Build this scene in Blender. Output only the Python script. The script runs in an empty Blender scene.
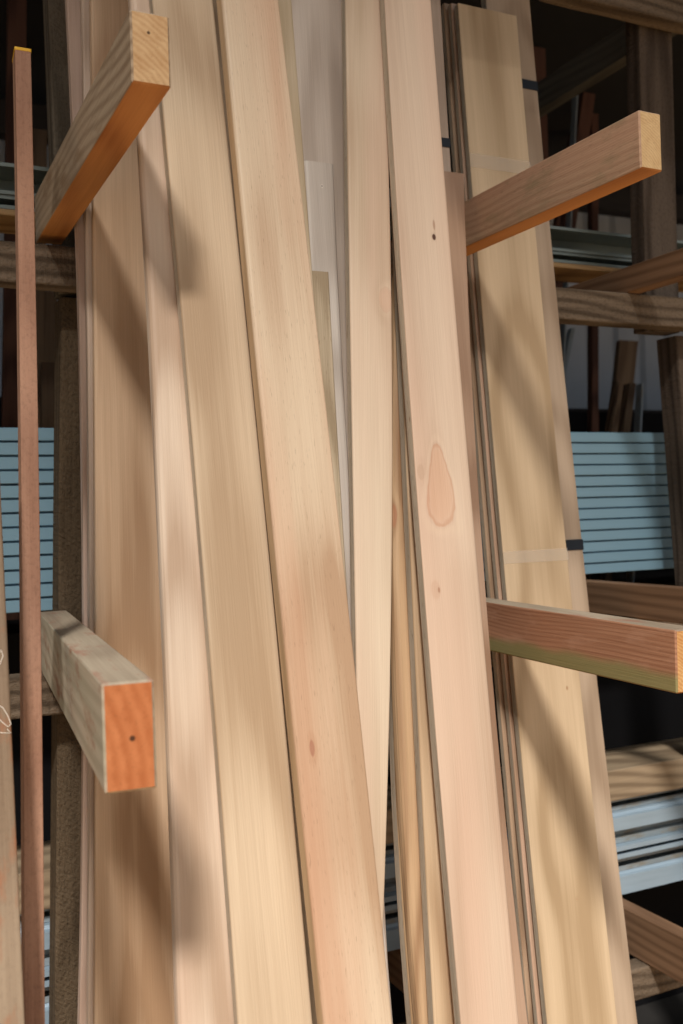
import bpy, math, random
import numpy as np
from mathutils import Vector, Matrix

# ------------------------------------------------------------------ camera, light, exposure
sc = bpy.context.scene
col = sc.collection
F = 1000.0                      # focal length in pixels of the 683x1024 frame
YAW, ROLL = math.radians(25.2), math.radians(1.75)
CAM = Vector((0, 0, 1.5))
fw = Vector((math.sin(YAW), math.cos(YAW), 0))
r0 = Vector((math.cos(YAW), -math.sin(YAW), 0))
up0 = Vector((0, 0, 1))
cr = r0 * math.cos(ROLL) - up0 * math.sin(ROLL)
cu = r0 * math.sin(ROLL) + up0 * math.cos(ROLL)
cd = bpy.data.cameras.new('camera')
cam = bpy.data.objects.new('camera', cd); col.objects.link(cam)
cam.matrix_world = Matrix(((cr.x, cu.x, -fw.x, CAM.x), (cr.y, cu.y, -fw.y, CAM.y), (cr.z, cu.z, -fw.z, CAM.z), (0, 0, 0, 1)))
cd.sensor_fit = 'VERTICAL'; cd.sensor_height = 36.0; cd.lens = 36.0 * F / 1024.0
cd.clip_start = 0.02
cd.dof.use_dof = True; cd.dof.focus_distance = 1.5; cd.dof.aperture_fstop = 5.0
sc.camera = cam

sc.view_settings.view_transform = 'Standard'
sc.view_settings.look = 'None'
sc.view_settings.gamma = 1.0
sc.view_settings.use_curve_mapping = False
sc.view_settings.exposure = -0.03

w = bpy.data.worlds.new('sky'); sc.world = w; w.use_nodes = True
bg = w.node_tree.nodes['Background']
bg.inputs[0].default_value = (0.86, 0.92, 1.0, 1); bg.inputs[1].default_value = 0.40
sl = bpy.data.lights.new('sun', 'SUN'); sl.energy = 3.6; sl.angle = math.radians(6); sl.color = (1.0, 0.96, 0.91)
sun = bpy.data.objects.new('sun', sl); col.objects.link(sun)
SD = Vector((0.48, 1.0, -1.15)).normalized()
sun.rotation_euler = SD.to_track_quat('-Z', 'Y').to_euler(); sun.location = (-3, -5, 7)
s2 = bpy.data.lights.new('added_sun', 'SUN'); s2.energy = 0.55; s2.angle = math.radians(12); s2.color = (1.0, 0.96, 0.91)
extra_sun = bpy.data.objects.new('added_sun', s2); col.objects.link(extra_sun); extra_sun.location = (0, -5, 7)
extra_sun.rotation_euler = Vector((0.08, 1.0, -1.15)).to_track_quat('-Z', 'Y').to_euler()  # added second sun lamp, spreads and softens the shade below the arms

# ------------------------------------------------------------------ helpers
def lin(c):
    o = []
    for v in c:
        v = v / 255.0
        o.append(v / 12.92 if v <= 0.04045 else ((v + 0.055) / 1.055) ** 2.4)
    return (o[0], o[1], o[2], 1)

def ray(px, py):
    return fw + cr * ((px - 341.5) / F) + cu * ((512 - py) / F)

def hit(px, py, Y15, s=0.0, k=0.0, Xc=0.0):
    """point where the sight line through a photo pixel meets the leaning plane Y = Y15 + s (z-1.5) + k (X-Xc)"""
    d = ray(px, py)
    t = (Y15 - k * Xc) / (d.y - s * d.z - k * d.x)
    return CAM + d * t

def tag(o, label=None, cat=None, group=None, kind=None):
    if label: o['label'] = label
    if cat: o['category'] = cat
    if group: o['group'] = group
    if kind: o['kind'] = kind
    return o

def mesh_obj(name, verts, faces, mats, fm=None, parent=None, M=None, smooth=False):
    me = bpy.data.meshes.new(name)
    if M is not None:
        Mi = M.inverted()
        verts = [Mi @ Vector(v) for v in verts]
    me.from_pydata([tuple(v) for v in verts], [], faces)
    if not isinstance(mats, (list, tuple)): mats = [mats]
    for m in mats: me.materials.append(m)
    if fm:
        for p, i in zip(me.polygons, fm): p.material_index = i
    if smooth:
        for p in me.polygons: p.use_smooth = len(p.vertices) == 4
    me.update()
    o = bpy.data.objects.new(name, me); col.objects.link(o)
    if M is not None: o.matrix_world = M
    if parent is not None:
        o.parent = parent
        if M is None: o.matrix_parent_inverse = parent.matrix_world.inverted()
        else: o.matrix_parent_inverse = parent.matrix_world.inverted()
    return o

def frame(p0, p1, xh=Vector((1, 0, 0))):
    """local frame: z from p0 to p1, x close to xh"""
    z = (p1 - p0).normalized()
    x = (xh - z * xh.dot(z)).normalized()
    y = z.cross(x)
    return Matrix(((x.x, y.x, z.x, p0.x), (x.y, y.y, z.y, p0.y), (x.z, y.z, z.z, p0.z), (0, 0, 0, 1)))

def rrect(x0, x1, y0, y1, r, seg=3, rs=None):
    """rounded rectangle, corners (x0,y0),(x1,y0),(x1,y1),(x0,y1); rs = radius per corner"""
    rs = rs or [r] * 4
    pts = []
    for (cx, cy, a0, rr) in ((x0, y0, 180, rs[0]), (x1, y0, 270, rs[1]), (x1, y1, 0, rs[2]), (x0, y1, 90, rs[3])):
        ox = cx + rr if cx == x0 else cx - rr
        oy = cy + rr if cy == y0 else cy - rr
        for i in range(seg + 1):
            a = math.radians(a0 + 90 * i / seg)
            pts.append((ox + rr * math.cos(a), oy + rr * math.sin(a)))
    return pts

def loft(rings):
    n = len(rings[0]); V = []; Fc = []
    for r in rings: V += r
    for i in range(len(rings) - 1):
        for j in range(n):
            a = i * n + j; b = i * n + (j + 1) % n
            Fc.append((a, b, b + n, a + n))
    Fc.append(tuple(reversed(range(n)))); Fc.append(tuple(range((len(rings) - 1) * n, len(rings) * n)))
    return V, Fc

# ------------------------------------------------------------------ materials
class NT:
    def __init__(s, name):
        s.m = bpy.data.materials.new(name); s.m.use_nodes = True
        s.t = s.m.node_tree; s.N = s.t.nodes; s.L = s.t.links
        s.b = s.N['Principled BSDF']
    def n(s, typ, **kw):
        x = s.N.new(typ)
        for k, v in kw.items(): setattr(x, k, v)
        return x
    def put(s, sock, v):
        if isinstance(v, bpy.types.NodeSocket): s.L.new(v, sock)
        else: sock.default_value = v
    def math(s, op, a, b=0.0, c=None, clamp=False):
        x = s.n('ShaderNodeMath', operation=op, use_clamp=clamp)
        s.put(x.inputs[0], a); s.put(x.inputs[1], b)
        if c is not None: s.put(x.inputs[2], c)
        return x.outputs[0]
    def xyz(s):
        tc = s.n('ShaderNodeTexCoord'); sp = s.n('ShaderNodeSeparateXYZ'); s.L.new(tc.outputs['Object'], sp.inputs[0])
        return sp.outputs
    def comb(s, a, b, c):
        x = s.n('ShaderNodeCombineXYZ'); s.put(x.inputs[0], a); s.put(x.inputs[1], b); s.put(x.inputs[2], c)
        return x.outputs[0]
    def noise(s, vec, scale=1.0, detail=3.0, rough=0.5, dist=0.0):
        x = s.n('ShaderNodeTexNoise'); s.L.new(vec, x.inputs['Vector'])
        x.inputs['Scale'].default_value = scale; x.inputs['Detail'].default_value = detail
        x.inputs['Roughness'].default_value = rough; x.inputs['Distortion'].default_value = dist
        return x.outputs['Fac']
    def mapr(s, v, a, b, c=0.0, d=1.0, smooth=False):
        x = s.n('ShaderNodeMapRange'); x.interpolation_type = 'SMOOTHSTEP' if smooth else 'LINEAR'
        s.put(x.inputs[0], v)
        for i, q in enumerate((a, b, c, d)): x.inputs[i + 1].default_value = q
        return x.outputs[0]
    def mix(s, f, a, b, blend='MIX'):
        x = s.n('ShaderNodeMix', data_type='RGBA', blend_type=blend)
        s.put(x.inputs[0], f); s.put(x.inputs[6], a); s.put(x.inputs[7], b)
        return x.outputs[2]

_seed = [0]
def wood(name, base, dark, freq=260, ring=0.5, fine=0.35, broad=0.5, tilt=0.035, cy=0.06, cx=0.0, pink=None,
         knots=(), rough=0.55, bump=0.15, sawn=0.0, spec=0.35, green=None, stain=None, speck=0.0):
    """long-grained timber, grain along local Z; knots = (x, z, half width, half height, strength, colour)"""
    _seed[0] += 1; sd = _seed[0] * 7.31
    t = NT(name); X, Y, Z = t.xyz()
    wn = t.noise(t.comb(t.math('MULTIPLY_ADD', X, 9.0, sd), t.math('MULTIPLY', Y, 9.0), t.math('MULTIPLY', Z, 1.3)), 1, 2)
    wz = t.noise(t.comb(sd, 0.0, t.math('MULTIPLY', Z, 1.6)), 1, 1)
    x2 = t.math('ADD', X, -cx)
    x2 = t.math('ADD', x2, t.math('MULTIPLY_ADD', wz, 0.05, -0.025))
    y2 = t.math('MULTIPLY_ADD', Z, tilt, cy)
    y2 = t.math('ADD', y2, Y)
    y2 = t.math('ADD', y2, t.math('MULTIPLY_ADD', wz, -0.10, 0.05))
    r = t.math('SQRT', t.math('ADD', t.math('MULTIPLY', x2, x2), t.math('MULTIPLY', y2, y2)))
    r = t.math('ADD', r, t.math('MULTIPLY', wn, 0.03))
    kfac = []
    for kn_ in knots:
        kx, kz, ka, kb, ks, kc = kn_[:6]; ol = kn_[6] if len(kn_) > 6 else 0.0
        dx = t.math('DIVIDE', t.math('ADD', X, -kx), ka); dz = t.math('DIVIDE', t.math('ADD', Z, -kz), kb)
        dx = t.math('MULTIPLY', dx, t.math('MAXIMUM', t.math('MULTIPLY_ADD', dz, 0.45 if ol > 0.4 else 0.0, 1.0), 0.3))
        d = t.math('SQRT', t.math('ADD', t.math('MULTIPLY', dx, dx), t.math('MULTIPLY', dz, dz)))
        d = t.math('ADD', d, t.math('MULTIPLY_ADD', t.noise(t.comb(t.math('MULTIPLY', X, 60.0), sd, t.math('MULTIPLY', Z, 22.0)), 1, 2), 0.55, -0.275))
        g = t.mapr(d, 0.0, 2.6, 1.0, 0.0, True)
        r = t.math('ADD', r, t.math('MULTIPLY', g, 0.018))
        kfac.append((d, ks, kc, ol))
    rg = t.math('SINE', t.math('MULTIPLY', r, freq))
    rg = t.mapr(rg, -1.0, 1.0, 0.0, 1.0)
    rg = t.math('POWER', rg, 1.6)
    fn = t.noise(t.comb(t.math('MULTIPLY_ADD', X, 420.0, sd), t.math('MULTIPLY', Y, 420.0), t.math('MULTIPLY', Z, 7.0)), 1, 2, 0.6)
    fn = t.mapr(fn, 0.3, 0.7)
    bn = t.noise(t.comb(t.math('MULTIPLY_ADD', X, 22.0, sd * 2), t.math('MULTIPLY', Y, 22.0), t.math('MULTIPLY', Z, 1.1)), 1, 3, 0.55, 0.4)
    bn = t.mapr(bn, 0.3, 0.72)
    rm = t.noise(t.comb(t.math('MULTIPLY_ADD', X, 30.0, sd * 3), Y, t.math('MULTIPLY', Z, 2.0)), 1, 1)
    f = t.math('MULTIPLY', t.math('MULTIPLY', rg, ring * 1.5), t.mapr(rm, 0.3, 0.7, 0.6, 1.3))
    st = t.noise(t.comb(t.math('MULTIPLY_ADD', X, 110.0, sd * 4), t.math('MULTIPLY', Y, 110.0), t.math('MULTIPLY', Z, 2.2)), 1, 3, 0.6, 0.6)
    f = t.math('ADD', f, t.math('MULTIPLY', t.mapr(st, 0.35, 0.68), fine * 0.55))
    f = t.math('ADD', f, t.math('MULTIPLY', fn, fine * 0.5))
    f = t.math('ADD', f, t.math('MULTIPLY', bn, broad * 0.7))
    f = t.math('ADD', f, -0.12, clamp=True)
    def soft(q, k=0.30):
        g = 0.3 * q[0] + 0.59 * q[1] + 0.11 * q[2]
        return tuple(v + (g - v) * k for v in q)
    base, dark = soft(base), soft(tuple(v * 0.95 for v in dark))
    if pink: pink = soft(pink)
    c = t.mix(f, lin(base), lin(dark))
    if pink:
        pn = t.noise(t.comb(t.math('MULTIPLY_ADD', X, 14.0, sd * 5), t.math('MULTIPLY', Y, 14.0), t.math('MULTIPLY', Z, 0.9)), 1, 2)
        c = t.mix(t.mapr(pn, 0.42, 0.68, 0.0, 0.75), c, lin(pink))
    if stain:      # blotches of old dirt: colour, coverage
        sn = t.noise(t.comb(t.math('MULTIPLY_ADD', X, 26.0, sd), t.math('MULTIPLY', Y, 26.0), t.math('MULTIPLY', Z, 9.0)), 1, 4, 0.65)
        c = t.mix(t.mapr(sn, 0.62 - stain[1] * 0.3, 0.78 - stain[1] * 0.2, 0.0, 0.8), c, lin(stain[0]))
    if green:      # treatment stain along one edge: colour, local y where it starts and ends
        gn = t.noise(t.comb(sd, t.math('MULTIPLY', Y, 8.0), t.math('MULTIPLY', Z, 9.0)), 1, 2)
        gy = t.math('ADD', Y, t.math('MULTIPLY_ADD', gn, 0.02, -0.01))
        c = t.mix(t.mapr(gy, green[1], green[2], 0.0, 0.85, True), c, lin(green[0]))
    for d, ks, kc, ol in kfac:
        if ol:
            band = t.math('MULTIPLY', t.mapr(d, 0.88, 1.0, 0.0, 1.0, True), t.mapr(d, 1.02, 1.10, 1.0, 0.0, True))
            halo = t.math('MULTIPLY', t.mapr(d, 1.10, 1.2, 0.0, 1.0, True), t.mapr(d, 1.25, 1.5, 1.0, 0.0, True))
            c = t.mix(t.math('MULTIPLY', halo, ol * 0.4), c, lin((238, 214, 184)))
            c = t.mix(t.math('MULTIPLY', band, ol), c, lin((186, 124, 90)))
        c = t.mix(t.math('MULTIPLY', t.mapr(d, 0.75, 1.15, 1.0, 0.0, True), ks), c, lin(kc))
    h = fn
    if sawn:
        v = t.comb(t.math('MULTIPLY', X, 160.0), t.math('MULTIPLY', Y, 160.0), t.math('MULTIPLY', Z, 110.0))
        pit = t.noise(v, 1, 3, 0.7)
        cut = t.noise(t.comb(t.math('MULTIPLY', X, 8.0), t.math('MULTIPLY', Y, 8.0), t.math('MULTIPLY_ADD', Z, 190.0, t.math('MULTIPLY', X, 120.0))), 1, 2)
        h = t.math('ADD', t.math('MULTIPLY', pit, sawn * 2), t.math('MULTIPLY', cut, sawn))
        c = t.mix(t.math('MULTIPLY', t.mapr(pit, 0.36, 0.5, 1.0, 0.0), min(1, sawn * 0.55)), c, t.mix(0.55, c, (0.01, 0.007, 0.004, 1)))
    if speck:
        sp = t.noise(t.comb(t.math('MULTIPLY', X, 700.0), t.math('MULTIPLY', Y, 700.0), t.math('MULTIPLY', Z, 60.0)), 1, 1)
        c = t.mix(t.mapr(sp, 0.66, 0.72, 0.0, speck), c, lin((120, 90, 65)))
    t.put(t.b.inputs['Base Color'], c)
    t.b.inputs['Roughness'].default_value = rough
    t.b.inputs['Specular IOR Level'].default_value = spec
    bp = t.n('ShaderNodeBump'); bp.inputs['Strength'].default_value = bump; bp.inputs['Distance'].default_value = 0.0015 if not sawn else 0.004
    t.put(bp.inputs['Height'], h); t.L.new(bp.outputs[0], t.b.inputs['Normal'])
    return t.m

def endgrain(name, base, dark, freq=900, nail=None, cx=0.05, cy=0.06):
    """sawn end of a timber: growth rings crossing local X-Y, optional nail hole"""
    _seed[0] += 1; sd = _seed[0] * 3.7
    t = NT(name); X, Y, Z = t.xyz()
    n = t.noise(t.comb(t.math('MULTIPLY_ADD', X, 50.0, sd), t.math('MULTIPLY', Y, 50.0), 0.0), 1, 3)
    x2 = t.math('ADD', X, cx); y2 = t.math('ADD', Y, cy)
    r = t.math('SQRT', t.math('ADD', t.math('MULTIPLY', x2, x2), t.math('MULTIPLY', y2, y2)))
    r = t.math('ADD', r, t.math('MULTIPLY', n, 0.01))
    rg = t.mapr(t.math('SINE', t.math('MULTIPLY', r, freq)), -1, 1)
    sp = t.noise(t.comb(t.math('MULTIPLY', X, 500.0), t.math('MULTIPLY', Y, 500.0), sd), 1, 2)
    f = t.math('ADD', t.math('MULTIPLY', rg, 0.4), t.math('MULTIPLY', t.mapr(n, 0.3, 0.7), 0.45), clamp=True)
    c = t.mix(f, lin(base), lin(dark))
    c = t.mix(t.mapr(sp, 0.6, 0.75, 0.0, 0.4), c, lin((110, 75, 45)))
    if nail:
        dx = t.math('ADD', X, -nail[0]); dy = t.math('ADD', Y, -nail[1])
        d = t.math('SQRT', t.math('ADD', t.math('MULTIPLY', dx, dx), t.math('MULTIPLY', dy, dy)))
        c = t.mix(t.mapr(d, nail[2], nail[2] * 1.5, 0.9, 0.0), c, lin((60, 40, 28)))
    t.put(t.b.inputs['Base Color'], c); t.b.inputs['Roughness'].default_value = 0.75
    t.b.inputs['Specular IOR Level'].default_value = 0.2
    return t.m

def plain(name, c, rough=0.5, metal=0.0, var=0.12, sc_=(30, 30, 4), spec=0.5, dirt=None):
    _seed[0] += 1; sd = _seed[0] * 1.9
    t = NT(name); X, Y, Z = t.xyz()
    n = t.noise(t.comb(t.math('MULTIPLY_ADD', X, sc_[0], sd), t.math('MULTIPLY', Y, sc_[1]), t.math('MULTIPLY', Z, sc_[2])), 1, 4, 0.6)
    cc = lin(c); dk = tuple(v * (1 - var * 2.2) for v in cc[:3]) + (1,)
    k = t.mix(t.mapr(n, 0.3, 0.7), cc, dk)
    if dirt:
        n2 = t.noise(t.comb(t.math('MULTIPLY_ADD', X, 45.0, sd), t.math('MULTIPLY', Y, 45.0), t.math('MULTIPLY', Z, 14.0)), 1, 5, 0.7)
        k = t.mix(t.mapr(n2, 0.52, 0.66, 0.0, 0.8), k, lin(dirt))
    t.put(t.b.inputs['Base Color'], k)
    t.b.inputs['Roughness'].default_value = rough; t.b.inputs['Metallic'].default_value = metal
    t.b.inputs['Specular IOR Level'].default_value = spec
    return t.m

# ------------------------------------------------------------------ shape builders
def edge_fn(pts, deg):
    z = np.array([p[0] for p in pts]); x = np.array([p[1] for p in pts])
    if len(pts) == 1: return lambda q: float(x[0])
    c = np.polyfit(z, x, min(deg, len(pts) - 1)); dc = np.polyder(c)
    lo, hi = z.min(), z.max()
    def f(q):
        if q < lo: return float(np.polyval(c, lo) + np.polyval(dc, lo) * (q - lo))
        if q > hi: return float(np.polyval(c, hi) + np.polyval(dc, hi) * (q - hi))
        return float(np.polyval(c, q))
    return f

INFO = {}
def board(name, label, cat, L=None, R=None, W=None, Y15=1.3, s=0.185, thick=0.02, mat=None, ytop=None, z0=0.0, z1=2.95,
          r=0.003, rs=None, group=None, deg=2, k=0.0, seg=3, roundtop=0.0, endmat=None, key=None, edge=None):
    """a plank standing in the plane Y = Y15 + s (z-1.5); L / R give its left and right face edges"""
    Xc = 0.0
    a = (L or R); mid = a[len(a) // 2]; Xc = hit(mid[1], mid[0], Y15, s).x
    def conv(lst): return [(p.z, p.x) for p in (hit(x, y, Y15, s, k, Xc) for (y, x) in lst)]
    fl = edge_fn(conv(L), deg) if L else None
    fr = edge_fn(conv(R), deg) if R else None
    if fl is None: f2 = fr; fl = lambda z: f2(z) - W
    if fr is None: f1 = fl; fr = lambda z: f1(z) + W
    if ytop is not None:
        mx = [(y, x) for (y, x) in a]; mx = min(mx, key=lambda q: abs(q[0] - ytop))[1]
        z1 = hit(mx, ytop, Y15, s, k, Xc).z
    n = 26
    zs = [z0 + (z1 - z0) * i / n for i in range(n + 1)]
    N = Vector((-k, 1, -s)).normalized()
    rings = []
    for z in zs:
        a_, b_ = fl(z), fr(z)
        rings.append([Vector((x, Y15 + s * (z - 1.5) + k * (x - Xc), z)) + N * d for (x, d) in rrect(a_, b_, 0.0, thick, r, seg, rs)])
    V, Fc = loft(rings)
    c0 = Vector(((fl(z0) + fr(z0)) / 2, Y15 + s * (z0 - 1.5), z0)); c1 = Vector(((fl(z1) + fr(z1)) / 2, Y15 + s * (z1 - 1.5), z1))
    M = frame(c0, c1)
    fm = [0] * (len(Fc) - 2) + [1, 1] if endmat else None
    mm = [mat, endmat] if endmat else [mat]
    if edge:
        mm = [mat, edge]; q = len(rings[0]); fm = [1 if (i % q) == q - 1 else 0 for i in range(len(Fc) - 2)] + [1, 1]
    o = mesh_obj(name, V, Fc, mm, fm, None, M, smooth=False)
    for p in o.data.polygons: p.use_smooth = False
    tag(o, label, cat, group)
    INFO[key or name] = dict(o=o, fl=fl, fr=fr, Y15=Y15, s=s, k=k, Xc=Xc, thick=thick, N=N, M=M, z1=z1)
    return o

def local_of(px, py, Y15, s, M):
    p = M.inverted() @ hit(px, py, Y15, s)
    return p.x, p.z

def timber(name, p0, p1, w_, h_, mats, fm4=None, parent=None, r=0.0025, upv=Vector((0, 0, 1))):
    """squared timber from p0 to p1 (points on its lower left edge, seen from p1 towards p0): w across, h up.
    fm4 = material index for (left, bottom, right, top), end = last slot"""
    z = (p1 - p0).normalized()
    y = (upv - z * upv.dot(z)).normalized()
    x = y.cross(z)            # to the right when looking from p0 to p1
    M = Matrix(((x.x, y.x, z.x, p0.x), (x.y, y.y, z.y, p0.y), (x.z, y.z, z.z, p0.z), (0, 0, 0, 1)))
    Lg = (p1 - p0).length
    sg = 2
    prof = rrect(0.0, w_, 0.0, h_, r, sg)
    rings = [[Vector((a, b, q)) for (a, b) in prof] for q in (0.0, r * 0.0 + Lg * 0.5, Lg - r)]
    e = r * 0.9
    rings.append([Vector((min(max(a, e), w_ - e), min(max(b, e), h_ - e), Lg)) for (a, b) in prof])
    V, Fc = loft(rings)
    n = len(prof); fm = []
    if not isinstance(mats, (list, tuple)): mats = [mats]
    for f in Fc[:-2]:
        c = sum((V[i] for i in f), Vector()) / 4
        dl = {0: abs(c.x), 1: abs(c.y), 2: abs(c.x - w_), 3: abs(c.y - h_)}
        side = min(dl, key=dl.get)
        fm.append((fm4 or (0, 0, 0, 0))[side])
    fm += [len(mats) - 1] * 2
    V = [M @ v for v in V]
    return mesh_obj(name, V, Fc, mats, fm, parent, M)

def bar_x(name, x0, x1, y0, y1, z0, z1, mats, r=0.003, dz=0.0, prof=None, n=1, wob=0.0, parent=None, smooth=False):
    """member running along X; local Z is its length"""
    M = frame(Vector((x0, y0, z0)), Vector((x1, y0, z0 + dz)), Vector((0, 1, 0)))
    # local x = world Y, local y = z cross x = X x Y = world Z
    prof = prof or rrect(0, y1 - y0, 0, z1 - z0, r, 2)
    Lg = (Vector((x1, y0, z0 + dz)) - Vector((x0, y0, z0))).length
    rings = []
    rd = random.Random(hash(name) % 1000 if False else int(abs(x0 * 1000) + abs(z0 * 777)) % 9973)
    for i in range(n + 1):
        o1, o2 = rd.uniform(-wob, wob), rd.uniform(-wob, wob)
        rings.append([M @ Vector((a + o1, b + o2, Lg * i / n)) for (a, b) in prof])
    V, Fc = loft(rings)
    return mesh_obj(name, V, Fc, mats, None, parent, M, smooth)

# ------------------------------------------------------------------ the shed around the rack
concrete = plain('concrete_floor_material', (206, 170, 122), 0.85, var=0.12, sc_=(2, 2, 2))
steel_sheet = plain('corrugated_sheet_material', (205, 210, 216), 0.6, metal=0.0, var=0.12, sc_=(1.5, 1.5, 0.6))
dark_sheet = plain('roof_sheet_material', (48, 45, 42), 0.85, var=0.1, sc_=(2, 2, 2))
shade_black = plain('shade_black_material', (26, 25, 26), 0.8, var=0.1, sc_=(2, 2, 2), spec=0.1)  # near-black colour stands in for the unlit depth behind the rack

def slab(name, x0, x1, y0, y1, z0, z1, m):
    V = [(x, y, z) for x in (x0, x1) for y in (y0, y1) for z in (z0, z1)]
    Fc = [(0, 1, 3, 2), (4, 6, 7, 5), (0, 4, 5, 1), (2, 3, 7, 6), (0, 2, 6, 4), (1, 5, 7, 3)]
    return tag(mesh_obj(name, V, Fc, m), kind='structure')
slab('floor', -5, 9, -6, 1.95, -0.12, 0.0, concrete)
slab('floor', -5, 9, 1.95, 4.7, -0.12, 0.0, dark_sheet)  # rear floor strip, shade put into its dark colour
slab('shade_box', -4.85, 8.85, 2.34, 3.42, 0.0, 1.25, shade_black)  # added black box, stands in for deep shade behind the rack
slab('sun_blocker', -14, 10, -8.0, -2.0, 12.75, 12.95, dark_sheet)  # unseen slab added high in front, dims the sun on the board tops
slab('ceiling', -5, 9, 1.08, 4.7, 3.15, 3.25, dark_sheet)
slab('wall_shade_sheet', -4.9, 8.9, 3.45, 3.50, 0.0, 1.90, shade_black)  # added black sheet where the space behind is only in shade

def corrugated(name, x0, x1, y, z0, z1, pitch=0.19):
    prof = []; x = x0
    while x < x1:
        for (dx, dy) in ((0, 0), (0.045, 0), (0.065, 0.028), (0.105, 0.028), (0.125, 0.0)):
            prof.append((x + dx, y + dy))
        x += pitch
    V = []; Fc = []
    for (a, b) in prof: V += [(a, b, z0), (a, b, z1)]
    for i in range(len(prof) - 1): Fc.append((2 * i, 2 * i + 2, 2 * i + 3, 2 * i + 1))
    n = len(V)
    V += [(a, b + 0.002, c) for (a, b, c) in V]
    Fc += [(a + n, d + n, c + n, b + n) for (a, b, c, d) in Fc]
    return tag(mesh_obj(name, V, Fc, steel_sheet), kind='structure')
corrugated('wall_back', -5, 9, 4.45, 0, 3.15)
slab('wall_left', -5, -4.9, 1.08, 4.7, 0, 3.15, dark_sheet)
slab('wall_right', 8.9, 9, 1.08, 4.7, 0, 3.15, dark_sheet)

# ------------------------------------------------------------------ the rack: posts, bearers, arms
LEV = dict(A=1.985, B=1.232, C=0.432, D=2.716)       # tops of the bearers
rack = bpy.data.objects.new('timber_rack', None); col.objects.link(rack); rack.location = (0.6, 1.86, 0)
tag(rack, 'rough timber storage rack of posts, rails and arms holding all the boards', 'rack')
bpy.context.view_layer.update()
def part(o, name, label):
    o.name = name; o.parent = rack; o.matrix_parent_inverse = rack.matrix_world.inverted()
    for q in ('category', 'group'):
        if q in o.keys(): del o[q]
    if label: o['label'] = label
    return o
m_bearer = wood('rough_bearer_wood', (150, 124, 96), (96, 76, 56), ring=0.3, broad=0.8, sawn=0.9, rough=0.9, bump=0.6, spec=0.1)
m_post = wood('rough_sawn_post_wood', (118, 94, 66), (76, 58, 38), ring=0.2, broad=0.7, sawn=1.0, rough=0.95, bump=0.8, spec=0.08)
m_post_grey = wood('grey_post_wood', (130, 114, 92), (82, 70, 54), ring=0.3, broad=0.9, sawn=0.8, rough=0.95, bump=0.6, spec=0.08)
m_post_brown = wood('brown_post_wood', (118, 98, 80), (76, 60, 48), ring=0.35, broad=0.7, sawn=0.8, rough=0.9, bump=0.6, spec=0.1)
e_grey = endgrain('grey_end_grain', (150, 126, 96), (98, 78, 56))

bl = {'A': 'rough brown rail across the rack just above the blue panels',
      'B': 'rough brown rail across the rack just below the blue panels',
      'C': 'rough pale rail across the rack under the white trims',
      'D': 'dim brown rail across the top right corner under the roof'}
for kx in 'ABCD':
    z = LEV[kx]
    xa = -1.75 if kx != 'D' else hit(536, 0, 1.86).x
    o = bar_x('rack_rail', xa, 3.6, 1.80, 1.85, z - 0.072, z, [m_bearer], r=0.004, n=24, wob=0.0012)
    part(o, 'rail', bl[kx])

o = board('post', None, None, L=[(300, 61), (600, 58), (1024, 55)], W=0.085,
          Y15=1.862, s=0.0, thick=0.07, mat=m_post, z1=LEV['A'] - 0.078, r=0.005, deg=1, endmat=e_grey)
part(o, 'post', 'rough brown sawn post at left, standing behind the lower left arm')
o = board('post', None, None, L=[(0, 48), (235, 57)], W=0.085,
          Y15=1.862, s=0.0, thick=0.06, mat=m_post_grey, z0=LEV['A'] - 0.07, z1=3.149, r=0.004, deg=1)
part(o, 'post', 'weathered grey post at top left behind the upper left arm')
o = board('post', None, None, L=[(373, 680), (560, 690), (740, 708)], W=0.1,
          Y15=1.862, s=0.0, thick=0.07, mat=m_post_brown, z1=LEV['A'] - 0.078, r=0.006, deg=1, endmat=e_grey)
part(o, 'post', 'rough brown post at right edge beside the blue panels')
o = board('post', None, None, L=[(60, 640), (250, 645)], W=0.105,
          Y15=1.862, s=0.0, thick=0.05, mat=m_post_brown, z0=LEV['A'] - 0.07, z1=3.149, r=0.004, deg=1)
part(o, 'post', 'wide dim brown post at top right behind the upper right arm')
# hidden uprights between the bays, behind the leaning boards
o = board('post', None, None, L=[(250, 422), (650, 438)], W=0.085,
          Y15=1.862, s=0.0, thick=0.07, mat=m_post, z1=2.3, r=0.005, deg=1)
part(o, 'post', 'rough post hidden behind the middle of the leaning boards')

# arms
pale_arm = wood('pale_arm_wood', (196, 164, 126), (160, 126, 90), ring=0.35, freq=420, broad=0.6, rough=0.7, bump=0.25, spec=0.2, stain=((140, 112, 84), 0.25), speck=0.5)
orange_under = wood('bounce_orange_arm_wood', (226, 138, 56), (190, 102, 36), ring=0.35, broad=0.6, rough=0.7, spec=0.2)  # orange underside wood, warm bounce light put into the colour
pink_arm = wood('pinkish_arm_wood', (206, 164, 122), (172, 124, 84), ring=0.3, freq=500, broad=0.6, rough=0.65, bump=0.2, spec=0.25, pink=(204, 146, 108), stain=((146, 130, 100), 0.3), speck=0.6)
red_arm = wood('reddish_pine_arm_wood', (216, 144, 98), (172, 100, 60), ring=0.28, freq=900, fine=0.5, broad=0.8, cy=0.02, tilt=0.01, rough=0.6, spec=0.3,
               green=((144, 140, 92), 0.036, 0.018), stain=((196, 150, 122), 0.3))
green_arm = wood('greenish_arm_wood', (214, 192, 158), (178, 152, 118), ring=0.3, broad=0.7, rough=0.75, spec=0.2, stain=((150, 96, 70), 0.32), pink=(164, 158, 124))
dusty_top = wood('dusty_arm_top_wood', (190, 168, 136), (150, 124, 96), ring=0.25, broad=0.8, rough=0.85, spec=0.15, stain=((160, 104, 84), 0.3))
brown_arm = wood('brown_arm_wood', (164, 116, 76), (118, 76, 44), ring=0.35, broad=0.6, rough=0.75, spec=0.2)
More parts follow.
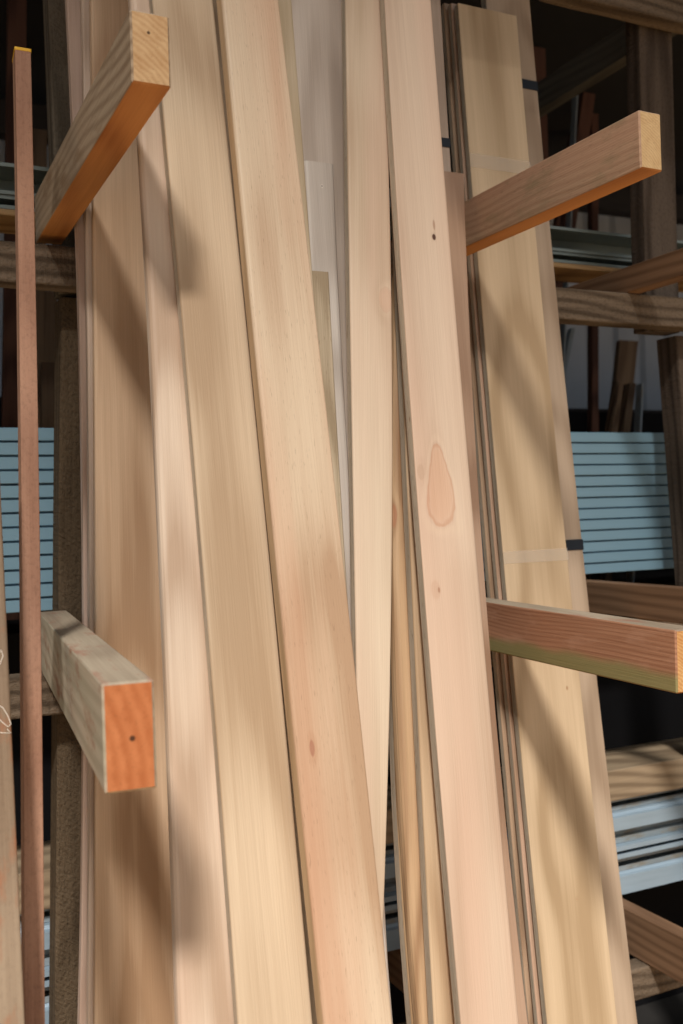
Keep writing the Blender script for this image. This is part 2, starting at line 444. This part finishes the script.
e_pale = endgrain('pale_arm_end', (206, 172, 130), (176, 134, 90), nail=(0.021, 0.060, 0.0015))
e_yellow = endgrain('yellow_arm_end', (212, 180, 134), (180, 142, 96), freq=1500)
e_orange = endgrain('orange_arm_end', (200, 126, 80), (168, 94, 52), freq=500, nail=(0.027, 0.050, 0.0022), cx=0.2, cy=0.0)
e_pine = endgrain('pine_arm_end', (222, 176, 118), (186, 122, 66), freq=1300)

def arm(lb_root, Yr, lb_tip, Yt, w_, h_, mats, fm4, label, Yback=2.28, lev=None):
    a = hit(lb_root[0], lb_root[1], Yr); b = hit(lb_tip[0], lb_tip[1], Yt)
    d = (a - b); a2 = b + d * ((Yback - b.y) / d.y)
    if lev is not None:
        q = b + (a2 - b) * ((1.85 - b.y) / (a2.y - b.y))
        if q.z < lev + 0.001: a2.z = b.z + (lev + 0.001 - b.z) * (a2.y - b.y) / (1.85 - b.y)
    return part(timber('arm', a2, b, w_, h_, mats, fm4), 'arm', label)

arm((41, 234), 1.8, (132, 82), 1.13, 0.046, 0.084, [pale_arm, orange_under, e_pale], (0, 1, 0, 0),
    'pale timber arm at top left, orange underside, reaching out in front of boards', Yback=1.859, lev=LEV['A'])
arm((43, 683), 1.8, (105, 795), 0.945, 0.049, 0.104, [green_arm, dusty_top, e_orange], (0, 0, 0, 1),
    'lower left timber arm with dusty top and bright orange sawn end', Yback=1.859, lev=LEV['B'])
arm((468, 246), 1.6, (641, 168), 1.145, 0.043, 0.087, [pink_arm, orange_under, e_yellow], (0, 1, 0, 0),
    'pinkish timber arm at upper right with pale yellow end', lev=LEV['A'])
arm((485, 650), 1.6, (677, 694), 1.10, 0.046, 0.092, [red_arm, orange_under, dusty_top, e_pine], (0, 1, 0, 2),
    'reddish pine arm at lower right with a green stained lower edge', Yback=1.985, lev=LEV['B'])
XN = hit(610, 300, 1.862).x
def arm2(z, label, tip=1.35, h_=0.078, mats=None):
    o = timber('rack_arm', Vector((XN, 2.28, z)), Vector((XN, tip, z)), 0.040, h_, mats or [brown_arm, e_pale])
    return part(o, 'arm', label)
arm2(LEV['A'] + 0.001, 'dim orange-brown arm at right edge resting on rail above blue panels', h_=0.06)
arm2(LEV['B'] + 0.001, 'brown arm at right edge directly under the blue panels')
arm2(LEV['C'] + 0.001, 'brown arm at bottom right under the white trims', h_=0.105)
m_dimgrey = wood('dim_grey_arm_wood', (120, 112, 96), (88, 82, 70), ring=0.3, rough=0.85, spec=0.1)
XD = hit(690, 300, 1.862).x
o = timber('arm', Vector((XD, 2.7, LEV['D'] - 0.03)), Vector((XD, 1.855, LEV['D'] - 0.03)), 0.042, 0.085, [m_dimgrey, e_pale])
part(o, 'arm', 'dim grey arm sloping across the dark gap at top right')
XM = hit(468, 246, 1.6).x
o = timber('rack_arm', Vector((XM - 0.0, 2.28, LEV['C'] + 0.001)), Vector((XM, 1.70, LEV['C'] + 0.001)), 0.043, 0.105, [brown_arm, e_pale])
part(o, 'arm', 'brown arm seen low down in the narrow gap between the middle boards')
XL = hit(41, 234, 1.8).x - 0.065
o = timber('rack_arm', Vector((XL, 2.28, LEV['C'] + 0.001)), Vector((XL, 1.78, LEV['C'] + 0.001)), 0.043, 0.105, [brown_arm, e_pale])
part(o, 'arm', 'brown arm low at left, behind the foot of red-brown batten')

# ------------------------------------------------------------------ stock lying on the arms
m_blue = plain('blue_panel_paint', (138, 174, 192), 0.5, var=0.05, sc_=(6, 6, 1.2), spec=0.4)
zb = LEV['B'] + 0.094; zt = 1.5 + 0.183
nb = 13; hb = (zt - zb) / nb
rnd = random.Random(4)
proto = None
ordn = ['lowest', 'second', 'third', 'fourth', 'fifth', 'sixth', 'seventh', 'eighth', 'ninth', 'tenth', 'eleventh', 'twelfth', 'topmost']
def blue_profile():
    g = 0.0028
    return [(0.004, 0.0), (0.17, 0.0), (0.17, hb - 0.0012), (0.012, hb - 0.0012), (0.012, hb - g), (0.0, hb - g - 0.001), (0.0, 0.0015)]
for i in range(nb):
    z = zb + i * hb
    yo = rnd.uniform(-0.003, 0.003)
    if proto is None:
        proto = bar_x('cladding_panel', -1.7, 3.2, 2.0, 2.17, z, z + hb, [m_blue], prof=blue_profile())
        o = proto
    else:
        o = proto.copy(); col.objects.link(o)
        o.location = (proto.location.x, 2.0 + yo, z)
    lab = ('%s light blue cladding panel' % ordn[i]) + (' in the stack, resting on the arms' if i == 0 else (' of the stack, at its top' if i == nb - 1 else ' in the stack, counted from the bottom'))
    tag(o, lab, 'cladding panel', 'light blue cladding panels stacked on the rack')

def channel(h_, d_, t=0.004, lip=0.01):
    """open channel seen from its hollow side (toward -Y)"""
    return [(0, 0), (d_, 0), (d_, h_), (0, h_), (0, h_ - lip), (t, h_ - lip), (t, h_ - t), (d_ - t, h_ - t), (d_ - t, t), (t, t), (t, lip), (0, lip)]
m_grey_metal = plain('grey_profile_metal', (150, 156, 146), 0.35, metal=0.55, var=0.1, spec=0.5)
m_gold = wood('golden_strip_wood', (206, 152, 84), (166, 112, 52), rough=0.7)
zA = LEV['A'] + 0.100
o = bar_x('timber_strip', -1.7, 3.1, 1.99, 2.12, zA, zA + 0.013, [m_gold]); tag(o, 'thin golden timber strip lying under the grey metal profiles', 'timber strip')
zz = zA + 0.014
names = ['narrow grey metal profile lying directly on the golden strip', 'taller grey metal profile on top of the narrow one, above the golden strip']
for i, (hh, yo) in enumerate(((0.026, 0.004), (0.060, 0.0))):
    o = bar_x('metal_profile', -1.7, 2.62, 1.99 + yo, 2.1, zz, zz + hh, [m_grey_metal], prof=channel(hh, 0.1 - yo, 0.003, 0.007))
    tag(o, names[i], 'metal profile', 'grey metal profiles on the upper arms'); zz += hh + 0.0008

m_white = plain('white_trim_metal', (164, 184, 198), 0.4, metal=0.1, var=0.08, spec=0.5)
m_white2 = plain('dusty_trim_metal', (158, 168, 172), 0.55, metal=0.1, var=0.15, spec=0.4, dirt=(140, 130, 112))
zz = LEV['C'] + 0.108
wl = ['lowest white metal trim, flat faced, resting on the arms', 'second white metal trim, dusty on top, above the lowest', 'third white metal trim from the bottom with a thin dark groove',
      'fourth white metal trim from bottom, set back with a grey lip', 'fifth white metal trim from bottom, smooth and bright', 'topmost white metal trim beneath the pale horizontal plank']
for i, (hh, yo, kind) in enumerate(((0.052, 0.0, 0), (0.034, 0.012, 1), (0.030, 0.0, 1), (0.036, 0.02, 2), (0.040, 0.004, 0), (0.032, 0.03, 1))):
    d_ = 0.15 - yo
    if kind == 0: pr = [(0, 0), (d_, 0), (d_, hh), (0.014, hh), (0.010, hh - 0.006), (0.0, hh - 0.008)]
    elif kind == 1: pr = channel(hh, d_, 0.003, 0.011)
    else: pr = [(0, 0), (d_, 0), (d_, hh), (0.0, hh), (0.0, hh - 0.006), (0.012, hh - 0.010), (0.016, hh * 0.4), (0.0, hh * 0.3)]
    o = bar_x('metal_trim', -1.7, 3.2, 1.94 + yo, 2.1, zz, zz + hh, [m_white if i % 2 == 0 else m_white2], prof=pr, dz=(0.0, 0.004, -0.003, 0.006, 0, 0.003)[i] * 0)
    tag(o, wl[i], 'metal trim', 'white metal trims on the lower arms'); zz += hh + 0.001
m_plank = wood('grey_tan_plank_wood', (190, 158, 116), (150, 120, 84), broad=0.8, rough=0.8, stain=((150, 130, 104), 0.2))
o = bar_x('timber_plank', -1.7, 3.2, 1.945, 2.12, zz, zz + 0.076, [m_plank]); tag(o, 'pale tan plank lying flat on top of the white trims', 'plank')

# ------------------------------------------------------------------ dim stock standing behind the rack
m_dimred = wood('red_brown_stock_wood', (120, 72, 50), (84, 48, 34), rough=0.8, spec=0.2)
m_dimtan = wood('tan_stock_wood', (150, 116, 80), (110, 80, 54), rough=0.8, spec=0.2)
def back_plank(a, b, Y, w_, m, label, z1=3.1, lean=0.1, th=0.03, ztop_px=None):
    z1 = 3.14
    o = board('stored_plank', label, 'plank', L=[a, b], W=w_, Y15=Y, s=lean, thick=th, mat=m, z0=1.25, z1=z1, ytop=ztop_px, deg=1, group='planks standing in the dark behind the rack')
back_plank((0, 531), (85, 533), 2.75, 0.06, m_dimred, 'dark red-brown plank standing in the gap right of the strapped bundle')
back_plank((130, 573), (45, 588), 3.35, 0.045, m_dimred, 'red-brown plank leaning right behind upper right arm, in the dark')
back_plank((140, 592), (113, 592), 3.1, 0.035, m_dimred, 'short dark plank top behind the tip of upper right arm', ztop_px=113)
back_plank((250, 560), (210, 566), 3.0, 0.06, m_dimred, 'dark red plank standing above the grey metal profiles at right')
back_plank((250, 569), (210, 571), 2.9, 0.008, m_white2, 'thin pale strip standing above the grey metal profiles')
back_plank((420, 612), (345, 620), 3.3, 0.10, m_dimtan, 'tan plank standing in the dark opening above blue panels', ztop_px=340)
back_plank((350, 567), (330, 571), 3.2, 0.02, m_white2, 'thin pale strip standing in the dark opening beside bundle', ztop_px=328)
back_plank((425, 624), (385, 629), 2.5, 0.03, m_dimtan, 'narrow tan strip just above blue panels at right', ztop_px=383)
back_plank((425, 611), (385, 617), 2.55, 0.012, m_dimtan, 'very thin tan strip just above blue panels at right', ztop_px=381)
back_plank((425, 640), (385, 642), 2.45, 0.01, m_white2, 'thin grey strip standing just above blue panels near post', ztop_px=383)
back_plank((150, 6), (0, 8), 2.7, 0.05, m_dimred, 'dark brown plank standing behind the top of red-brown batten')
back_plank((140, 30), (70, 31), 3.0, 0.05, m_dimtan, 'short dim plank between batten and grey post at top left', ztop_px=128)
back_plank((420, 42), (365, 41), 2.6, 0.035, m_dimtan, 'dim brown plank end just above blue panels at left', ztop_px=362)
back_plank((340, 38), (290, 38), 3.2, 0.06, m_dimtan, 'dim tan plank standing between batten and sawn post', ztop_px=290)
# cross rails on the far wall side
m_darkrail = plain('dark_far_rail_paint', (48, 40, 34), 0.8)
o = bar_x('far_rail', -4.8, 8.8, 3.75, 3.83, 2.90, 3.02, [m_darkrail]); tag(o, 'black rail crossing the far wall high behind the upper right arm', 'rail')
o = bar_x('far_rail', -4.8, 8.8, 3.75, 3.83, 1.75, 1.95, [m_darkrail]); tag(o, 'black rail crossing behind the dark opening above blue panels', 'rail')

# ------------------------------------------------------------------ leaning boards
m_edge = wood('grey_sawn_edge_wood', (206, 186, 156), (166, 144, 116), ring=0.2, broad=0.5, rough=0.85, bump=0.3, spec=0.1, speck=0.6)
def wm(name, base, dark, **kw): return wood(name, base, dark, **kw)
G1 = 'pale boards leaning upright against the rack'
TAN, PNK = (228, 190, 150), (226, 190, 164)

def mk(key, label, L=None, R=None, W=None, Y15=1.3, s=0.185, base=TAN, dark=(196, 154, 112), thick=0.02, name='timber_board', cat='board', knots_px=(), **kw):
    bk = {q: kw.pop(q) for q in ('ytop', 'z0', 'z1', 'r', 'rs', 'deg', 'k', 'edge') if q in kw}
    o = board(name, label, cat, L=L, R=R, W=W, Y15=Y15, s=s, thick=thick, mat=None or bpy.data.materials.new('tmp'), group=G1, key=key, **bk)
    kn = []
    for kq in knots_px:
        lx, lz = local_of(kq[0], kq[1], Y15, s, INFO[key]['M'])
        kn.append((lx, lz) + tuple(kq[2:]))
    m = wood(key + '_wood', base, dark, knots=kn, **kw)
    old = o.data.materials[0]; o.data.materials[0] = m; bpy.data.materials.remove(old)
    return o

mk('far_left_strip', 'pinkish board edge furthest left, beside the rough brown post',
   L=[(0, 67), (240, 76), (500, 83), (760, 84), (1024, 79)], W=0.09, Y15=1.715, base=(222, 184, 158), dark=(190, 148, 120), s=0.05)
mk('second_left_strip', 'pale board second from left, only a narrow strip showing beside wide tan board',
   L=[(0, 82), (240, 86), (500, 89), (760, 90), (1024, 88)], W=0.09, Y15=1.690, base=(226, 194, 164), dark=(196, 158, 126), s=0.05)
mk('wide_tan', 'wide warm tan board with swirling grain behind the two left arms',
   L=[(0, 91), (240, 94), (500, 95), (760, 96), (1024, 95)], R=[(0, 148), (240, 151), (500, 162), (760, 176), (1024, 186)], Y15=1.665, base=(240, 194, 146), dark=(206, 152, 102), ring=0.6, freq=180, tilt=0.05, s=0.05, r=0.004)
mk('narrow_pink', 'pinkish pale board with rounded left edge, right of wide tan board',
   L=[(0, 130), (133, 141), (246, 146), (500, 158), (760, 169), (1024, 179)], W=0.088, Y15=1.278, base=(234, 202, 168), dark=(208, 166, 128), r=0.003, rs=[0.008, 0.003, 0.003, 0.003], pink=(226, 182, 148), broad=0.8)
mk('yellow_wide', 'broad yellowish tan board with faint cathedral grain, fourth from left',
   L=[(0, 151), (105, 165), (260, 176), (345, 186), (500, 197), (760, 218), (1024, 239)], R=[(0, 211), (98, 225), (225, 240), (370, 252), (500, 261), (605, 274), (760, 289), (1024, 314)],
   Y15=1.255, edge=m_edge, base=(230, 196, 152), dark=(200, 158, 112), ring=0.55, freq=150, tilt=0.04, r=0.003)
m_goldedge = wood('golden_edge_wood', (212, 170, 118), (170, 128, 80), ring=0.2, rough=0.7)
mk('front_centre', 'large pink-tan board crossing foreground from upper left to lower centre',
   L=[(0, 222), (105, 233), (260, 246), (370, 259), (500, 270), (623, 283), (760, 298), (970, 319), (1024, 324)],
   R=[(0, 278), (130, 295), (260, 311), (380, 323), (500, 338), (650, 353), (760, 365), (850, 374), (1024, 394)],
   Y15=1.213, s=0.19, base=(234, 202, 160), dark=(204, 154, 108), pink=(216, 150, 106), thick=0.026, edge=m_goldedge, rs=[0.005, 0.003, 0.003, 0.003], ring=0.5, freq=110, speck=0.35,
   knots_px=((312, 748, 0.0035, 0.011, 0.55, (150, 84, 62)),))
mk('slit_filler', 'filler board added to show shade in the slit between yellowish board and the crossing board',
   L=[(0, 190), (500, 246), (1024, 298)], R=[(0, 238), (500, 288), (1024, 338)], Y15=1.402, base=(206, 172, 130), dark=(176, 140, 100), thick=0.016)  # added board, gives the slit its shaded tone and closes the view through
mk('yellow_strip', 'thin yellowish board strip showing right of the large crossing board at top',
   L=[(0, 272), (260, 292), (1024, 338)], R=[(0, 292), (130, 302), (260, 312), (1024, 362)], Y15=1.300, s=0.185, base=(228, 200, 160), dark=(198, 166, 120), thick=0.016)
mk('short_sandy', 'short sandy board whose square top ends mid-height behind the crossing board',
   R=[(272, 329), (400, 336), (500, 342)], W=0.07, Y15=1.319, s=0.185, base=(218, 192, 152), dark=(180, 150, 108), thick=0.016, ytop=272, fine=0.9, speck=0.5)
mk('short_rounded', 'short whitish board with a rounded top corner, ending upper centre',
   L=[(160, 304), (260, 308), (345, 315), (500, 325)], R=[(160, 335), (240, 337), (345, 342), (500, 354), (605, 359), (760, 372)], Y15=1.338, s=0.185, base=(232, 216, 198), dark=(206, 186, 166), thick=0.018, ytop=160, r=0.007, deg=2,
   knots_px=((322, 186, 0.0012, 0.0018, 0.8, (96, 66, 46)),))
mk('back_grey', 'greyish pale board at top centre, behind the short whitish board',
   L=[(0, 290), (130, 300), (500, 322)], R=[(0, 344), (130, 346), (260, 351), (500, 362)], Y15=1.359, s=0.185, base=(230, 208, 186), dark=(204, 178, 154), thick=0.018)
mk('back_bead', 'very narrow pale board edge between the short whitish board and knotty board',
   R=[(0, 350), (240, 352), (500, 358)], W=0.06, Y15=1.380, s=0.185, base=(236, 218, 196), dark=(206, 184, 160), thick=0.02)
mk('knotty_mid', 'slim pinkish board with a swirling knot, tapering behind the crossing board',
   L=[(0, 346), (130, 347), (260, 349), (400, 352), (500, 355), (760, 358)], R=[(0, 382), (130, 389), (260, 394), (380, 393), (500, 391), (760, 387), (940, 385)],
   Y15=1.279, s=0.185, edge=m_edge, base=(234, 204, 166), dark=(210, 170, 128), pink=(230, 186, 150), thick=0.018, freq=130,
   knots_px=((386, 300, 0.011, 0.020, 0.3, (204, 148, 118), 0.12), (394, 285, 0.004, 0.006, 0.3, (180, 124, 92))))
mk('peach_inner', 'peach board directly left of the broad pink board, fanning out towards bottom',
   L=[(300, 401), (500, 406), (600, 412), (790, 426), (1024, 433)], z1=2.15, W=0.062, Y15=1.300, s=0.185, edge=m_edge, base=(230, 190, 140), dark=(202, 156, 106), thick=0.020)
mk('orange_inner', 'round-edged orange board in the narrow fan left of peach board',
   L=[(270, 398), (500, 392), (600, 394), (790, 404), (1024, 419)], z1=2.15, W=0.05, Y15=1.325, s=0.185, base=(216, 168, 114), dark=(180, 126, 76), thick=0.02, rs=[0.009, 0.009, 0.003, 0.003], knots_px=((394, 515, 0.006, 0.02, 0.4, (170, 88, 56)),))
mk('tan_inner', 'thin tan board beside the black slit at lower centre',
   L=[(300, 400), (600, 391), (790, 397), (1024, 412)], z1=2.15, W=0.05, Y15=1.350, s=0.185, edge=m_edge, base=(214, 168, 112), dark=(176, 126, 76), thick=0.02)
mk('broad_pink', 'broad pink board with dark pin knot and large oval grain figure, right of centre',
   L=[(0, 385), (240, 398), (380, 410), (500, 418), (760, 439), (938, 452), (1024, 462)], R=[(0, 432), (240, 451), (345, 460), (500, 473), (600, 483), (760, 494), (867, 506), (1024, 521)],
   Y15=1.256, s=0.185, edge=m_edge, base=(230, 194, 158), dark=(208, 164, 126), pink=(226, 178, 142), thick=0.020, rs=[0.002, 0.006, 0.003, 0.003], ring=0.45, freq=120,
   knots_px=((434, 237, 0.0035, 0.0055, 0.95, (78, 44, 30)), (434, 225, 0.0022, 0.009, 0.4, (150, 100, 70)), (440, 485, 0.019, 0.056, 0.45, (216, 166, 132), 0.42), (421, 472, 0.006, 0.012, 0.3, (176, 140, 112)), (439, 590, 0.0018, 0.004, 0.6, (150, 100, 70)), (436, 590, 0.008, 0.014, 0.2, (190, 140, 112)), (434, 8, 0.002, 0.003, 0.8, (60, 40, 30))))
mk('short_pink_end', 'pinkish board with square top, starting beside root of the upper right arm',
   R=[(174, 466), (240, 467), (345, 468), (418, 473), (500, 480), (600, 487), (760, 504), (1024, 527)], W=0.085, Y15=1.50, s=0.13, edge=m_edge, base=(204, 158, 122), dark=(172, 124, 88), thick=0.02, ytop=174)
mk('grey_back_strip', 'grey-pink board strip at top with black strap across it',
   R=[(0, 441), (90, 446), (174, 452), (500, 474)], W=0.09, Y15=1.56, s=0.14, base=(206, 174, 146), dark=(174, 140, 112), thick=0.018)

S2 = 0.13; YB = 1.64
G2 = 'boards strapped together in the bundle at right'
def mkb(key, label, **kw):
    kw.setdefault('edge', m_edge); o = mk(key, label, **kw); o['group'] = G2; return o
mkb('bundle_front', 'wide clean yellow board in front of the strapped bundle at right',
   L=[(3, 458), (199, 473), (283, 480), (500, 498), (600, 507), (760, 523), (1024, 547)], R=[(3, 516), (167, 529), (228, 536), (365, 548), (500, 563), (607, 573), (760, 588), (1024, 618)],
   Y15=YB, s=S2, base=(230, 192, 142), dark=(202, 160, 108), thick=0.016, ytop=3, ring=0.5, freq=150, tilt=0.03, r=0.002,
   knots_px=((567, 688, 0.0022, 0.0035, 0.5, (170, 110, 70)), (577, 899, 0.0016, 0.0025, 0.5, (150, 100, 60))))
mkb('bundle_second', 'second board of the strapped bundle, pink strip left of the front board',
   L=[(3, 451), (199, 466), (350, 478), (500, 490), (760, 514), (1024, 538)], W=0.11, Y15=YB + 0.0225, s=S2, base=(226, 176, 138), dark=(196, 146, 106), thick=0.014, ytop=3, r=0.002)
mkb('bundle_third', 'third board of strapped bundle, furthest left brown edge',
   L=[(3, 444), (199, 458), (350, 470), (500, 483), (760, 505), (1024, 529)], W=0.11, Y15=YB + 0.0440, s=S2, base=(206, 162, 120), dark=(176, 132, 92), thick=0.014, ytop=3, r=0.002)
mkb('bundle_back', 'greyer board at back of strapped bundle, sticking out on its right side',
   R=[(0, 530), (78, 536), (160, 543), (228, 552), (500, 577), (670, 597), (760, 606), (1024, 638)], W=0.12, Y15=YB + 0.0680, s=S2, base=(206, 172, 136), dark=(180, 144, 108), thick=0.020, r=0.002)

# straps and tape
m_strap = plain('black_strap_plastic', (24, 26, 32), 0.35, var=0.1)
def strap(key, px, py, label, hgt=0.016):
    I = INFO[key]
    zc = hit(px, py, I['Y15'], I['s']).z
    V = []; rings = []
    for zz_ in (zc - hgt / 2, zc + hgt / 2):
        for off in (0.0004, 0.0018):
            a_, b_ = I['fl'](zz_) - off, I['fr'](zz_) + off
            pr = rrect(a_, b_, -off, I['thick'] + off, 0.002, 2)
            rings.append([Vector((x, I['Y15'] + I['s'] * (zz_ - 1.5), zz_)) + I['N'] * d for (x, d) in pr])
    n = len(rings[0]); V = sum(rings, []); Fc = []
    def q(a, b):
        for j in range(n): Fc.append((a * n + j, a * n + (j + 1) % n, b * n + (j + 1) % n, b * n + j))
    q(1, 3); q(3, 2); q(2, 0); q(0, 1)
    o = mesh_obj('packing_strap', V, Fc, m_strap)
    return tag(o, label, 'strap', 'black packing straps')
strap('bundle_back', 529, 85, 'black strap high on the rear bundle board, near top right', 0.022)
strap('bundle_back', 571, 545, 'black strap on rear bundle board, level with the clear tape', 0.022)
strap('grey_back_strip', 447, 143, 'small black strap left of bundle near its top', 0.018)

def clear_tape(key, py, pxm, hgt, label):
    I = INFO[key]; zc = hit(pxm, py, I['Y15'], I['s']).z
    t = NT('clear_tape_plastic'); t.b.inputs['Base Color'].default_value = lin((236, 222, 200)); t.b.inputs['Roughness'].default_value = 0.3; t.b.inputs['Alpha'].default_value = 0.22
    rings = []
    for zz_ in (zc - hgt / 2, zc + hgt / 2):
        off = 0.0006
        rings.append([Vector((x, I['Y15'] + I['s'] * (zz_ - 1.5), zz_)) - I['N'] * off for x in (I['fl'](zz_) - 0.0006, I['fr'](zz_) + 0.0006)])
        rings.append([v - I['N'] * 0.0003 for v in rings[-1]])
    V = sum(rings, [])
    Fc = [(2, 3, 7, 6), (0, 4, 5, 1), (0, 1, 3, 2), (4, 6, 7, 5), (0, 2, 6, 4), (1, 5, 7, 3)]
    o = mesh_obj('tape_band', V, Fc, t.m, parent=I['o']); o['label'] = label
clear_tape('bundle_front', 556, 535, 0.024, 'clear tape band lower down')
clear_tape('bundle_front', 165, 505, 0.030, 'clear tape band near top')

# ------------------------------------------------------------------ batten and plank at far left
m_batten = wood('red_brown_batten_wood', (196, 136, 100), (158, 100, 70), ring=0.3, broad=0.6, sawn=0.5, rough=0.8, bump=0.35, spec=0.15)
o = board('square_batten', 'red-brown square batten with yellow painted tip standing at far left', 'batten', L=[(48, 14.5), (240, 19), (500, 21), (760, 23), (1024, 25)], W=0.0225,
          Y15=1.33, s=0.25, thick=0.03, mat=m_batten, ytop=47, r=0.0015)
I = INFO['square_batten']; z1 = I['z1']
m_yel = plain('yellow_paint', (226, 170, 20), 0.5, var=0.05)
rings = []
for zz_ in (z1 - 0.004, z1 + 0.0008):
    rings.append([Vector((x, 1.33 + 0.25 * (zz_ - 1.5), zz_)) + I['N'] * d for (x, d) in rrect(I['fl'](zz_) - 0.0006, I['fr'](zz_) + 0.0006, -0.0006, 0.0306, 0.0015, 2)])
V, Fc = loft(rings)
c = mesh_obj('painted_tip', V, Fc, m_yel, parent=o); c['label'] = 'yellow painted tip'
m_old = wood('old_stained_plank_wood', (176, 146, 112), (140, 108, 78), ring=0.3, broad=0.8, rough=0.85, bump=0.3, spec=0.12, stain=((164, 100, 66), 0.35), sawn=0.25)
o = board('old_plank', 'stained old plank with white chalk scribble at bottom left corner', 'plank', R=[(535, 2), (640, 8), (760, 14), (865, 19), (1024, 24)], W=0.06,
          Y15=1.24, s=0.25, thick=0.022, mat=m_old, deg=1, z1=1.6)
I = INFO['old_plank']
m_chalk = plain('white_chalk', (226, 214, 198), 0.9, var=0.1)
for pts in ([(-4, 662), (1, 650), (3, 656), (0, 664), (-5, 668)], [(-3, 704), (3, 708), (8, 716), (11, 724), (8, 727), (2, 722), (-4, 716)], [(-4, 732), (3, 733), (11, 733), (7, 729)]):
    cu_ = bpy.data.curves.new('chalk', 'CURVE'); cu_.dimensions = '3D'; cu_.bevel_depth = 0.0006; cu_.bevel_resolution = 1
    sp = cu_.splines.new('POLY'); sp.points.add(len(pts) - 1)
    for q, (px, py) in enumerate(pts):
        v = hit(px, py, 1.24, 0.25) - I['N'] * 0.0003
        sp.points[q].co = (v.x, v.y, v.z, 1)
    tmp = bpy.data.objects.new('tmp', cu_); col.objects.link(tmp)
    bpy.context.view_layer.update()
    me = bpy.data.meshes.new_from_object(tmp.evaluated_get(bpy.context.evaluated_depsgraph_get()))
    bpy.data.objects.remove(tmp)
    me.materials.clear(); me.materials.append(m_chalk)
    ch = bpy.data.objects.new('chalk_mark', me); col.objects.link(ch); ch.parent = o; ch.matrix_parent_inverse = o.matrix_world.inverted()
    ch['label'] = 'white chalk scribble'
